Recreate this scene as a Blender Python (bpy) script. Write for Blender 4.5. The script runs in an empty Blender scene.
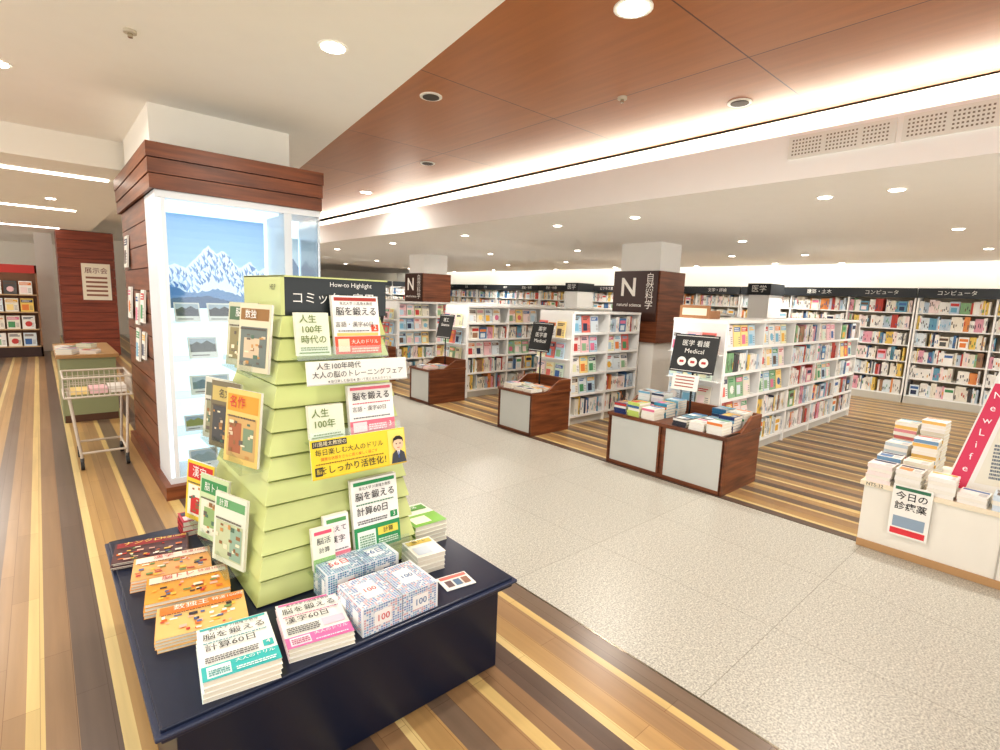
import bpy, math, random
import numpy as np
from mathutils import Matrix, Vector
random.seed(7)
S=bpy.context.scene
S.view_settings.view_transform='Standard'
S.view_settings.exposure=0.42
S.view_settings.gamma=0.92
V3=Vector
def l1(v):
    v=v/255.0
    return v/12.92 if v<=0.04045 else ((v+0.055)/1.055)**2.4
def lin(c): return (l1(c[0]),l1(c[1]),l1(c[2]),1.0)

# ---------------------------------------------------------------- materials
MATS={}
def newmat(name):
    m=bpy.data.materials.new(name); m.use_nodes=True
    nt=m.node_tree; b=nt.nodes['Principled BSDF']
    MATS[name]=m
    return m,nt,b
def N(nt,t,**k):
    n=nt.nodes.new(t)
    for a,v in k.items(): setattr(n,a,v)
    return n
def vcmat(name,rough,metal=0.0,noise=0.0,emit=0.0):
    m,nt,b=newmat(name)
    a=N(nt,'ShaderNodeAttribute'); a.attribute_name='Col'
    b.inputs['Roughness'].default_value=rough
    b.inputs['Metallic'].default_value=metal
    if emit:
        nt.links.new(a.outputs['Color'],b.inputs['Emission Color']); b.inputs['Emission Strength'].default_value=emit
    if noise>0:
        n=N(nt,'ShaderNodeTexNoise'); n.inputs['Scale'].default_value=6
        g=N(nt,'ShaderNodeNewGeometry'); nt.links.new(g.outputs['Position'],n.inputs['Vector'])
        mr=N(nt,'ShaderNodeMapRange'); mr.inputs['To Min'].default_value=1-noise; mr.inputs['To Max'].default_value=1+noise
        nt.links.new(n.outputs['Fac'],mr.inputs['Value'])
        vm=N(nt,'ShaderNodeVectorMath',operation='SCALE')
        nt.links.new(a.outputs['Color'],vm.inputs[0]); nt.links.new(mr.outputs['Result'],vm.inputs['Scale'])
        nt.links.new(vm.outputs[0],b.inputs['Base Color'])
    else: nt.links.new(a.outputs['Color'],b.inputs['Base Color'])
    return m
vcmat('matte',0.6); vcmat('satin',0.3,noise=0.03); vcmat('gloss',0.12); vcmat('metal',0.25,0.9); vcmat('wallpaint',0.75,noise=0.02)
vcmat('backlit',0.5,emit=0.38)
def solid(name,col,rough=0.5,emit=0):
    if name in MATS: return MATS[name]
    m,nt,b=newmat(name); b.inputs['Base Color'].default_value=lin(col); b.inputs['Roughness'].default_value=rough
    if emit: b.inputs['Emission Color'].default_value=lin(col); b.inputs['Emission Strength'].default_value=emit
    return m
solid('lamp_glow',(255,250,238),0.5,14); solid('strip_glow',(255,248,235),0.5,6); solid('case_glow',(228,243,255),0.5,0.8)
solid('cove_glow',(255,247,232),0.5,20)
def wood(name,c1,c2,stretch,rough=0.35,sc=1.0):
    m,nt,b=newmat(name)
    g=N(nt,'ShaderNodeNewGeometry'); mp=N(nt,'ShaderNodeMapping'); mp.inputs['Scale'].default_value=stretch
    nt.links.new(g.outputs['Position'],mp.inputs['Vector'])
    n=N(nt,'ShaderNodeTexNoise'); n.inputs['Scale'].default_value=sc; n.inputs['Detail'].default_value=5
    nt.links.new(mp.outputs[0],n.inputs['Vector'])
    r=N(nt,'ShaderNodeValToRGB'); r.color_ramp.elements[0].position=0.3; r.color_ramp.elements[1].position=0.7
    r.color_ramp.elements[0].color=lin(c1); r.color_ramp.elements[1].color=lin(c2)
    nt.links.new(n.outputs['Fac'],r.inputs['Fac']); nt.links.new(r.outputs[0],b.inputs['Base Color'])
    b.inputs['Roughness'].default_value=rough
    return m
wood('walnut',(90,48,26),(138,80,46),(3,3,30))
wood('pillar_wood',(90,46,24),(140,80,46),(2,2,28),0.4)
wood('redwood',(112,50,32),(150,72,46),(2,2,20),0.45)
m,nt,b=newmat('ceiling_wood')
g=N(nt,'ShaderNodeNewGeometry'); sp=N(nt,'ShaderNodeSeparateXYZ'); nt.links.new(g.outputs['Position'],sp.inputs[0])
cb=N(nt,'ShaderNodeCombineXYZ'); nt.links.new(sp.outputs['Y'],cb.inputs['X']); nt.links.new(sp.outputs['X'],cb.inputs['Y'])
br=N(nt,'ShaderNodeTexBrick'); br.offset=0.0; br.inputs['Scale'].default_value=1
br.inputs['Brick Width'].default_value=1.4; br.inputs['Row Height'].default_value=1.45; br.inputs['Mortar Size'].default_value=0.004
br.inputs['Color1'].default_value=lin((176,112,62)); br.inputs['Color2'].default_value=lin((160,98,52)); br.inputs['Mortar'].default_value=lin((84,44,24))
nt.links.new(cb.outputs[0],br.inputs['Vector'])
no=N(nt,'ShaderNodeTexNoise'); mp=N(nt,'ShaderNodeMapping'); mp.inputs['Scale'].default_value=(22,1.5,1); nt.links.new(g.outputs['Position'],mp.inputs['Vector']); nt.links.new(mp.outputs[0],no.inputs['Vector'])
no.inputs['Scale'].default_value=1; no.inputs['Detail'].default_value=4
mr=N(nt,'ShaderNodeMapRange'); mr.inputs['To Min'].default_value=0.8; mr.inputs['To Max'].default_value=1.2; nt.links.new(no.outputs['Fac'],mr.inputs['Value'])
vm=N(nt,'ShaderNodeVectorMath',operation='SCALE'); nt.links.new(br.outputs['Color'],vm.inputs[0]); nt.links.new(mr.outputs[0],vm.inputs['Scale'])
nt.links.new(vm.outputs[0],b.inputs['Base Color']); b.inputs['Roughness'].default_value=0.3
m,nt,b=newmat('plank_floor')
g=N(nt,'ShaderNodeNewGeometry'); sp=N(nt,'ShaderNodeSeparateXYZ'); nt.links.new(g.outputs['Position'],sp.inputs[0])
T1=(170,136,96);T2=(154,122,88);Y1=(220,192,128);BR=(106,88,76);BR2=(126,106,88);GO=(188,152,100);LY=(228,204,144)
pl=[(.11,BR2),(.035,Y1),(.11,T1),(.10,GO),(.045,LY),(.11,BR),(.09,T2),(.05,Y1),(.11,T1),(.09,BR2),(.10,GO),(.04,LY),(.10,T2),(.10,BR),(.06,Y1),(.10,GO)]
per=sum(p[0] for p in pl)
ad=N(nt,'ShaderNodeMath',operation='ADD'); ad.inputs[1].default_value=per*20-1.865; nt.links.new(sp.outputs['X'],ad.inputs[0])
dv=N(nt,'ShaderNodeMath',operation='DIVIDE'); dv.inputs[1].default_value=-per; nt.links.new(ad.outputs[0],dv.inputs[0])
ad2=N(nt,'ShaderNodeMath',operation='ADD'); ad2.inputs[1].default_value=60; nt.links.new(dv.outputs[0],ad2.inputs[0])
fr=N(nt,'ShaderNodeMath',operation='FRACT'); nt.links.new(ad2.outputs[0],fr.inputs[0])
r=N(nt,'ShaderNodeValToRGB'); r.color_ramp.interpolation='CONSTANT'; a=0
for i,(w,c) in enumerate(pl):
    if i==0: e=r.color_ramp.elements[0]; e.position=0
    elif i==1: e=r.color_ramp.elements[1]; e.position=a/per
    else: e=r.color_ramp.elements.new(a/per)
    e.color=lin(c); a+=w
nt.links.new(fr.outputs[0],r.inputs['Fac'])
mp=N(nt,'ShaderNodeMapping'); mp.inputs['Scale'].default_value=(30,1.3,1); nt.links.new(g.outputs['Position'],mp.inputs['Vector'])
no=N(nt,'ShaderNodeTexNoise'); no.inputs['Scale'].default_value=1; no.inputs['Detail'].default_value=5; nt.links.new(mp.outputs[0],no.inputs['Vector'])
mr=N(nt,'ShaderNodeMapRange'); mr.inputs['To Min'].default_value=0.74; mr.inputs['To Max'].default_value=1.2; nt.links.new(no.outputs['Fac'],mr.inputs['Value'])
cb=N(nt,'ShaderNodeCombineXYZ'); nt.links.new(sp.outputs['Y'],cb.inputs['X']); nt.links.new(sp.outputs['X'],cb.inputs['Y'])
br=N(nt,'ShaderNodeTexBrick'); br.offset=0.37; br.inputs['Scale'].default_value=1
br.inputs['Brick Width'].default_value=0.9; br.inputs['Row Height'].default_value=0.1; br.inputs['Mortar Size'].default_value=0.0012
br.inputs['Color1'].default_value=(1,1,1,1); br.inputs['Color2'].default_value=(.86,.85,.84,1); br.inputs['Mortar'].default_value=(.6,.52,.46,1)
nt.links.new(cb.outputs[0],br.inputs['Vector'])
vm=N(nt,'ShaderNodeVectorMath',operation='SCALE'); nt.links.new(r.outputs[0],vm.inputs[0]); nt.links.new(mr.outputs[0],vm.inputs['Scale'])
vm2=N(nt,'ShaderNodeVectorMath',operation='MULTIPLY'); nt.links.new(vm.outputs[0],vm2.inputs[0]); nt.links.new(br.outputs['Color'],vm2.inputs[1])
nt.links.new(vm2.outputs[0],b.inputs['Base Color']); b.inputs['Roughness'].default_value=0.3
m,nt,b=newmat('granite')
g=N(nt,'ShaderNodeNewGeometry')
mp=N(nt,'ShaderNodeMapping'); mp.inputs['Location'].default_value=(-1.865,0.25,0); nt.links.new(g.outputs['Position'],mp.inputs['Vector'])
br=N(nt,'ShaderNodeTexBrick'); br.offset=0.0; br.inputs['Scale'].default_value=1
br.inputs['Brick Width'].default_value=0.7383; br.inputs['Row Height'].default_value=1.1; br.inputs['Mortar Size'].default_value=0.0022
br.inputs['Color1'].default_value=lin((206,204,193)); br.inputs['Color2'].default_value=lin((201,199,188)); br.inputs['Mortar'].default_value=lin((168,165,152))
nt.links.new(mp.outputs[0],br.inputs['Vector'])
no=N(nt,'ShaderNodeTexNoise'); no.inputs['Scale'].default_value=115; no.inputs['Detail'].default_value=3; no.inputs['Roughness'].default_value=.7; nt.links.new(g.outputs['Position'],no.inputs['Vector'])
no2=N(nt,'ShaderNodeTexNoise'); no2.inputs['Scale'].default_value=40; no2.inputs['Detail'].default_value=6; no2.inputs['Roughness'].default_value=.8; nt.links.new(g.outputs['Position'],no2.inputs['Vector'])
mr=N(nt,'ShaderNodeMapRange'); mr.inputs['From Min'].default_value=.38; mr.inputs['From Max'].default_value=.60; mr.inputs['To Min'].default_value=0.56; mr.inputs['To Max'].default_value=1.10; nt.links.new(no.outputs['Fac'],mr.inputs['Value'])
mr2=N(nt,'ShaderNodeMapRange'); mr2.inputs['From Min'].default_value=.3; mr2.inputs['From Max'].default_value=.7; mr2.inputs['To Min'].default_value=0.80; mr2.inputs['To Max'].default_value=1.14; nt.links.new(no2.outputs['Fac'],mr2.inputs['Value'])
mu=N(nt,'ShaderNodeMath',operation='MULTIPLY'); nt.links.new(mr.outputs[0],mu.inputs[0]); nt.links.new(mr2.outputs[0],mu.inputs[1])
vm=N(nt,'ShaderNodeVectorMath',operation='SCALE'); nt.links.new(br.outputs['Color'],vm.inputs[0]); nt.links.new(mu.outputs[0],vm.inputs['Scale'])
nt.links.new(vm.outputs[0],b.inputs['Base Color']); b.inputs['Roughness'].default_value=0.36
m,nt,b=newmat('clear'); nt.nodes.remove(b)
tr=N(nt,'ShaderNodeBsdfTransparent'); gl=N(nt,'ShaderNodeBsdfGlossy'); gl.inputs['Roughness'].default_value=0.05
tr.inputs['Color'].default_value=(.95,.98,.97,1)
mx=N(nt,'ShaderNodeMixShader'); mx.inputs[0].default_value=0.09
nt.links.new(tr.outputs[0],mx.inputs[1]); nt.links.new(gl.outputs[0],mx.inputs[2]); nt.links.new(mx.outputs[0],nt.nodes['Material Output'].inputs[0])

# ---------------------------------------------------------------- mesh builder
class MB:
    def __init__(s): s.v=[]; s.f=[]; s.c=[]; s.m=[]; s.names=[]
    def mi(s,n):
        if n not in s.names: s.names.append(n)
        return s.names.index(n)
    def face(s,pts,col,m='matte'):
        k=len(s.v); s.v.extend([tuple(p) for p in pts]); s.f.append(tuple(range(k,k+len(pts)))); s.c.append(col); s.m.append(s.mi(m))
    def hexa(s,p,col,m='matte',front=None):
        k=len(s.v); s.v.extend([tuple(q) for q in p]); mi=s.mi(m)
        for i,f in enumerate(((0,3,2,1),(4,5,6,7),(0,1,5,4),(1,2,6,5),(2,3,7,6),(3,0,4,7))):
            s.f.append(tuple(k+j for j in f)); s.c.append(front.get(i,col) if front else col); s.m.append(mi)
    def box(s,x0,x1,y0,y1,z0,z1,col=(255,255,255),m='matte',front=None):
        s.hexa([(x0,y0,z0),(x1,y0,z0),(x1,y1,z0),(x0,y1,z0),(x0,y0,z1),(x1,y0,z1),(x1,y1,z1),(x0,y1,z1)],col,m,front)
    def ob(s,O,A,B,C,col,m='matte',front=None):
        O=V3(O);A=V3(A);B=V3(B);C=V3(C)
        s.hexa([O,O+A,O+A+B,O+B,O+C,O+A+C,O+A+B+C,O+B+C],col,m,front)
    def fr(s,r0,z0,r1,z1,col,m='matte'):
        s.hexa([(r0[0],r0[2],z0),(r0[1],r0[2],z0),(r0[1],r0[3],z0),(r0[0],r0[3],z0),(r1[0],r1[2],z1),(r1[1],r1[2],z1),(r1[1],r1[3],z1),(r1[0],r1[3],z1)],col,m)
    def cyl(s,p,q,r,col,m='matte',n=12,r2=None):
        p=V3(p);q=V3(q);d=(q-p).normalized(); a=d.orthogonal().normalized(); b=d.cross(a); r2=r if r2 is None else r2
        A=[p+(a*math.cos(2*math.pi*i/n)+b*math.sin(2*math.pi*i/n))*r for i in range(n)]
        B=[q+(a*math.cos(2*math.pi*i/n)+b*math.sin(2*math.pi*i/n))*r2 for i in range(n)]
        for i in range(n):
            j=(i+1)%n; s.face([A[i],A[j],B[j],B[i]],col,m)
        s.face(A[::-1],col,m); s.face(B,col,m)
    def rect(s,O,U,V,a0,a1,b0,b1,col,k=0,m='matte'):
        O=V3(O);U=V3(U);V=V3(V); n=U.cross(V).normalized()*(0.0008*(k+1))
        s.face([O+U*a0+V*b0+n,O+U*a1+V*b0+n,O+U*a1+V*b1+n,O+U*a0+V*b1+n],col,m)
    def disc(s,O,U,V,a,b,r,col,k=0,n=20,ry=None,m='matte'):
        O=V3(O);U=V3(U);V=V3(V); nn=U.cross(V).normalized()*(0.0008*(k+1)); ry=ry or r
        s.face([O+U*(a+r*math.cos(2*math.pi*i/n))+V*(b+ry*math.sin(2*math.pi*i/n))+nn for i in range(n)],col,m)
    def poly(s,O,U,V,pts,col,k=0,m='matte'):
        O=V3(O);U=V3(U);V=V3(V); nn=U.cross(V).normalized()*(0.0008*(k+1))
        s.face([O+U*a+V*b+nn for a,b in pts],col,m)
    def build(s,name,parent=None,origin=(0,0,0),bevel=0):
        o=V3(origin); me=bpy.data.meshes.new(name)
        me.from_pydata([(v[0]-o.x,v[1]-o.y,v[2]-o.z) for v in s.v],[],s.f)
        for n in s.names: me.materials.append(MATS[n])
        me.polygons.foreach_set('material_index',s.m)
        ca=me.color_attributes.new('Col','FLOAT_COLOR','CORNER')
        cc={}; arr=[]
        for f,c in zip(s.f,s.c):
            if c not in cc: cc[c]=lin(c)
            arr.extend(cc[c]*len(f))
        ca.data.foreach_set('color',arr); me.update()
        ob=bpy.data.objects.new(name,me); S.collection.objects.link(ob); ob.location=o
        if bevel:
            bm=ob.modifiers.new('bevel','BEVEL'); bm.width=bevel; bm.segments=2; bm.limit_method='ANGLE'
        if parent: par(ob,parent)
        return ob
def par(o,p):
    o.parent=p; o.matrix_parent_inverse=Matrix.Translation(p.location).inverted()
def empty(name,loc):
    e=bpy.data.objects.new(name,None); e.empty_display_size=0.1; e.location=loc; S.collection.objects.link(e); return e
def text(st,O,U,V,size,col,parent,align='CENTER',name='lettering',k=2,sx=1.0,bold=0.0):
    cu=bpy.data.curves.new(name,'FONT'); cu.body=st; cu.size=size; cu.align_x=align; cu.align_y='CENTER'; cu.offset=bold*size
    cu.resolution_u=2
    nm='ink_%d_%d_%d'%col; cu.materials.append(solid(nm,col,0.5))
    o=bpy.data.objects.new(name,cu); S.collection.objects.link(o)
    U=V3(U).normalized();Vv=V3(V).normalized();n=U.cross(Vv).normalized()
    M=Matrix(((U.x*sx,Vv.x,n.x,0),(U.y*sx,Vv.y,n.y,0),(U.z*sx,Vv.z,n.z,0),(0,0,0,1)))
    p=V3(O)+n*(0.0008*(k+1)); M.translation=p
    o.matrix_basis=M
    if parent: par(o,parent)
    return o
def fineprint(mb,O,U,V,a0,a1,b0,b1,lh,col,k,rr):
    """blocks of small printed lines made of short word-bars"""
    y=b0
    while y+lh<b1:
        x=a0
        while x<a1-.003:
            w=rr.uniform(.003,.012); x2=min(a1,x+w)
            mb.rect(O,U,V,x,x2,y,y+lh*.62,col,k); x=x2+.0018
        y+=lh

# ---------------------------------------------------------------- room shell
WHITE=(250,249,245)
mb=MB(); mb.box(-4,1.865,-3,20,-.06,0,m='plank_floor'); mb.box(4.08,12,-3,20,-.06,0,m='plank_floor'); mb.build('floor')
mb=MB(); mb.box(1.875,4.07,-3,20,-.06,0,m='granite'); mb.build('floor_walkway')
mb=MB(); mb.box(1.865,1.875,-3,20,-.06,0.001,(120,110,95),'metal'); mb.box(4.07,4.08,-3,20,-.06,0.001,(120,110,95),'metal'); mb.build('trim_1')
mb=MB(); mb.box(11.6,11.75,-3,20.15,0,3.1,WHITE,'wallpaint'); mb.build('wall_back')
mb=MB(); mb.box(-4,11.6,20,20.15,0,3.1,(244,238,226),'wallpaint'); mb.build('wall_far')
def ex(y): return 1.64+(y-1.91)*0.1425
mb=MB()
mb.hexa([(-4,-3,2.85),(ex(-3),-3,2.85),(ex(20),20,2.85),(-4,20,2.85),(-4,-3,3.0),(ex(-3),-3,3.0),(ex(20),20,3.0),(-4,20,3.0)],(252,249,243),'wallpaint')
mb.build('ceiling_left')
mb=MB(); mb.box(-4,0.9,6.2,20,2.6,2.85,(250,246,236),'wallpaint'); mb.build('ceiling_soffit')
mb=MB(); mb.hexa([(ex(-3),-3,2.85),(3.95,-3,2.85),(3.95,20,2.85),(ex(20),20,2.85),(ex(-3),-3,3.0),(3.95,-3,3.0),(3.95,20,3.0),(ex(20),20,3.0)],(255,255,255),'ceiling_wood')
mb.build('ceiling_wood')
mb=MB(); mb.box(3.95,4.75,-3,20,2.88,3.0,WHITE,'wallpaint'); mb.box(4.6,4.75,-3,20,2.70,2.88,WHITE,'wallpaint'); mb.build('ceiling_cove')
mb=MB(); mb.box(3.85,11.2,-3,20,2.40,2.70,(253,252,249),'wallpaint'); mb.build('ceiling_low')
mb=MB(); mb.box(11.2,11.6,-3,20,2.64,2.70,WHITE,'wallpaint'); mb.build('ceiling_wall_cove')
mb=MB(); mb.box(4.08,4.14,-3,19.5,2.70,2.72,m='cove_glow'); mb.build('cove_light_strip')
mb=MB(); mb.box(11.3,11.36,-2,19.5,2.62,2.64,m='strip_glow'); mb.build('wall_wash_light_strip')

for (ya,yb) in ((0.93,1.52),(0.25,0.90)):
    mb=MB(); mb.box(3.835,3.85,ya,yb,2.535,2.675,(240,238,230),'satin')
    O=(3.835,yb-.02,2.55);U=(0,-1,0);V=(0,0,1); w=yb-ya-.04
    nx=int(w/.02)
    for i in range(nx):
        if i%10==9: continue
        for j in range(5):
            mb.rect(O,U,V,i*.02+.004,i*.02+.014,j*.022+.005,j*.022+.015,(140,128,110))
    mb.build('air_vent_grille',origin=(3.84,(ya+yb)/2,2.60))

def downlight(x,y,z,r=.055,power=9,on=True,warm=(1,.95,.88)):
    mb=MB(); n=20
    mb.cyl((x,y,z-.006),(x,y,z),r*1.35,(250,248,240),'satin',20)
    mb.cyl((x,y,z-.010),(x,y,z-.0062),r,(70,60,50) if not on else (255,255,255),'matte' if not on else 'lamp_glow',20)
    o=mb.build('ceiling_downlight',origin=(x,y,z))
    if on and power>0:
        L=bpy.data.lights.new('downlight_beam','AREA'); L.shape='DISK'; L.size=.16; L.energy=power; L.color=warm; L.spread=math.radians(170)
        lo=bpy.data.objects.new('downlight_beam',L); S.collection.objects.link(lo); lo.location=(x,y,z-.03); par(lo,o)
for c,x in enumerate((4.55,6.7,8.9,10.7)):
    for i,y in enumerate((-.6,1.05,1.5,3.2,4.25,6.0,8.0,10.2,12.6,15)):
        xx=x+(.25 if i%2 and x>5 else 0)
        if x>5 and i==2: continue
        p=(20 if c<3 else 16) if (i+c)%2 else 0
        if y==-.6: p=0
        downlight(xx,y,2.40,.045,p)
for x,y,p in ((1.28,2.9,15),(-.2,1.2,15),(-1.0,3.4,15),(-.1,4.6,12)):
    downlight(x,y,2.85,.06,p)
for x,y in ((2.08,1.55),(3.3,6.5),(3.2,10)): downlight(x,y,2.85,.065,20)
for x,y in ((2.9,8.2),(3.0,12.5)): downlight(x,y,2.85,.065,0)
for x,y in ((2.04,3.1),(3.48,1.71),(3.0,4.6)): downlight(x,y,2.85,.055,0,False)
for x,y,p in ((-.9,8,26),(.2,9.0,0),(-.8,11.5,28),(-1.2,14.5,0)): downlight(x,y,2.60,.05,p)
for y,x0,x1 in ((6.9,-1.6,.62),(10.2,-1.6,.5),(13.8,-1.6,.4)):
    mb=MB(); mb.box(x0,x1,y-.04,y+.04,2.585,2.6,m='strip_glow'); mb.build('linear_ceiling_light',origin=((x0+x1)/2,y,2.6))
mb=MB(); mb.cyl((.45,3.5,2.835),(.45,3.5,2.85),.03,(200,190,170)); mb.cyl((.45,3.5,2.815),(.45,3.5,2.835),.012,(200,190,170),'metal'); mb.build('ceiling_sprinkler',origin=(.45,3.5,2.85))
mb=MB(); mb.cyl((2.9,2.2,2.835),(2.9,2.2,2.85),.03,(200,190,170)); mb.cyl((2.9,2.2,2.815),(2.9,2.2,2.835),.012,(200,190,170),'metal'); mb.build('ceiling_sprinkler',origin=(2.9,2.2,2.85))

# ---------------------------------------------------------------- books
PAL=[((244,242,237),17),((238,233,220),8),((224,234,240),5),((246,228,226),4),((196,80,70),2),((80,122,172),1),((110,166,192),2),((238,206,110),2),
     ((140,182,138),1),((226,150,90),1),((60,70,96),1),((84,84,84),1),((230,170,186),2),((190,206,220),3),((170,132,104),1)]
POOL=[c for c,w in PAL for _ in range(w)]
PALE=[(243,240,234),(236,230,214),(222,232,238),(246,226,224),(238,236,200),(214,232,214),(240,200,205),(190,215,230),(246,220,150),(150,190,150),(225,120,110)]
ACC=[(200,66,62),(66,108,168),(234,184,76),(84,156,104),(224,124,156),(48,58,88),(130,188,216),(230,136,66),(104,84,72)]
def cover(mb,O,U,V,w,h,base,acc,acc2=None,k=0):
    acc2=acc2 or random.choice(ACC)
    mb.rect(O,U,V,0,w,0,h,base,k)
    st=random.random()
    if st<.5:
        mb.rect(O,U,V,w*.06,w*.94,h*.70,h*.90,acc,k+1)
        for i in range(2):
            y=h*(.75+.07*i); mb.rect(O,U,V,w*.12,w*random.uniform(.6,.88),y,y+h*.03,(245,245,240),k+2)
    else:
        for i in range(2):
            y=h*(.74+.09*i); mb.rect(O,U,V,w*.10,w*random.uniform(.6,.9),y,y+h*.055,acc,k+2)
    if st<.75: mb.rect(O,U,V,w*.10,w*.62,h*.12,h*.55,acc2,k+1)
    else: mb.disc(O,U,V,w*.5,h*.38,w*.28,acc2,k+1,10)
    for i in range(4): mb.rect(O,U,V,w*.68,w*.92,h*(.15+.09*i),h*(.18+.09*i),(120,120,125),k+1)
def spines(mb,O,A,B,length,hmax,depth=.15,fill=.93):
    O=V3(O);A=V3(A);B=V3(B);a=.005
    right = A.cross(B).z>0
    while a<length-.03:
        if random.random()>fill: a+=random.uniform(.02,.07); continue
        if random.random()<.06 and a<length-.16:
            w=random.uniform(.12,.15);h=min(hmax,random.uniform(.17,.22)); c=random.choice(POOL)
            mb.ob(O+A*a+B*.0,A*w,B*.02,V3((0,0,h)),c)
            o=O+A*a; U=A;V=V3((0,0,1))
            if not right: o=O+A*(a+w);U=-A
            mb.rect(o,U,V,.01,w-.01,h*.62,h*.85,random.choice(ACC))
            mb.rect(o,U,V,.02,w-.03,h*.12,h*.5,random.choice(POOL+ACC))
            a+=w+.01; continue
        run=random.choice((1,1,1,2,3,5)); c=random.choice(POOL); w=random.uniform(.010,.030); h=hmax*random.uniform(.70,.98); ac=random.choice(ACC)
        for _ in range(run):
            if a+w>length: break
            mb.ob(O+A*a+B*random.uniform(0,.015),A*(w-.0015),B*depth,V3((0,0,h)),c)
            if random.random()<.75:
                o=O+A*a; U=A
                if not right: o=O+A*(a+w);U=-A
                p=random.uniform(.1,.55)
                mb.rect(o-B*.001,U,(0,0,1),w*.28,w*.72,h*p,h*(p+random.uniform(.12,.35)),ac if random.random()<.5 else (90,90,95))
            a+=w
def faceout(mb,O,A,B,n,pitch,w,h,pool=None):
    for i in range(n):
        o=V3(O)+V3(A)*(i*pitch); c=random.choice(pool or POOL); up=(V3((0,0,1))+V3(B)*.12).normalized()
        mb.ob(o,V3(A)*w,V3(B)*.012,up*h,c)
        U=V3(A); oo=o
        if V3(A).cross(V3(B)).z<0: oo=o+V3(A)*w; U=-V3(A)
        cover(mb,oo,U,up,w,h,c,random.choice(ACC),random.choice(PALE+ACC))

SH=(242,242,239)
def gondola(Y0,Y1,X0,X1,H=1.42,near=0.45):
    e=empty('bookshelf_gondola',((X0+X1)/2,(Y0+Y1)/2,0)); f=MB(); bk=MB(); ym=(Y0+Y1)/2
    f.box(X0,X1,Y0+.02,Y1-.02,0,.10,(205,203,196)); f.box(X0,X1,ym-.012,ym+.012,.1,H,SH)
    f.box(X0-.02,X1+.02,Y0-.01,Y1+.01,H-.03,H,SH,'satin')
    lv=[.10,.37,.63,.89,1.14]; n=max(1,round((X1-X0)/.85)); bw=(X1-X0)/n
    for z in lv:
        f.box(X0,X1,Y0,Y1,z,z+.016,SH,'satin'); f.box(X0,X1,Y0-.006,Y0,z-.008,z+.022,(250,250,248)); f.box(X0,X1,Y1,Y1+.006,z-.008,z+.022,(250,250,248))
    for i in range(n+1):
        x=X0+i*bw; f.box(x-.012,x+.012,Y0-.008,Y1+.008,0,H-.03,(248,248,246),'satin')
    f.build('frame',e)
    for i in range(n):
        xa=X0+i*bw+.015; L=bw-.03
        for j,z in enumerate(lv):
            top=(lv[j+1] if j+1<len(lv) else H-.03)-z-.03
            pf=(near+.4 if i<2 else near) if j>=2 else (.3 if i<2 else 0)
            if random.random()<pf: faceout(bk,(xa,Y0+.01,z+.018),V3((1,0,0)),V3((0,1,0)),int(L/.165),.165,.15,min(top,.215),PALE)
            else: spines(bk,(xa,Y0+.012,z+.017),(1,0,0),(0,1,0),L,top,.16)
            spines(bk,(xa,Y1-.012,z+.017),(1,0,0),(0,-1,0),L,top,.12,.9)
    bk.build('books',e)
    ec=MB(); w=Y1-Y0
    ec.box(X0-.03,X0-.012,Y0,Y1,0,H-.03,SH)
    for z in (.56,.82,1.08):
        ec.box(X0-.10,X0-.03,Y0+.01,Y1-.01,z,z+.012,SH,'satin')
        faceout(ec,(X0-.08,Y1-.02,z+.013),V3((0,-1,0)),V3((1,0,0)),int((w-.03)/.155),.155,.14,.20,PALE)
    ec.build('end_display',e)
    return e
for r in [(2.3,2.85,4.88,9.0),(4.2,4.75,4.88,6.25),(4.2,4.75,7.3,9.0),(6.3,6.85,4.88,9.0),(8.35,8.9,4.88,9.0),(10.45,11.0,4.88,9.0),(12.6,13.1,4.88,9)]: gondola(*r)

LAB=['医学・看護','自然科学','コンピュータ','建築・土木','文学・評論','政治・社会','ビジネス書','教育・心理','歴史・地理','語学','芸術','旅行ガイド']
for k in range(6):
    ya=-.9+k*3.0; yb=ya+2.98; e=empty('wall_bookshelf',(11.4,(ya+yb)/2,0)); f=MB(); bk=MB(); H=1.97
    f.box(11.56,11.58,ya,yb,0,H,(200,184,162)); f.box(11.22,11.58,ya,yb,0,.12,(200,198,190)); f.box(11.24,11.58,ya,yb,H-.15,H,SH)
    f.box(11.2,11.24,ya,yb,H-.16,H+.0,(38,42,46),'satin')
    lv=[.12,.42,.70,.98,1.26,1.54]
    for z in lv: f.box(11.25,11.56,ya,yb,z,z+.02,SH,'satin')
    for i in range(4):
        y=ya+.012+i*(yb-ya-.024)/3; f.box(11.235,11.56,y-.012,y+.012,.0,H-.16,(246,246,244))
    f.build('frame',e)
    for i in range(3):
        y1=ya+.03+(i+1)*(yb-ya-.024)/3-.03
        for j,z in enumerate(lv):
            top=(lv[j+1] if j<5 else H-.15)-z-.035
            spines(bk,(11.28,y1,z+.021),(0,-1,0),(1,0,0),.93,top,.17,.95)
        text(LAB[(k*2+i)%12],(11.2,ya+.5+i*.99,H-.08),(0,-1,0),(0,0,1),.085,(235,235,230),e)
    bk.build('books',e)
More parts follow.
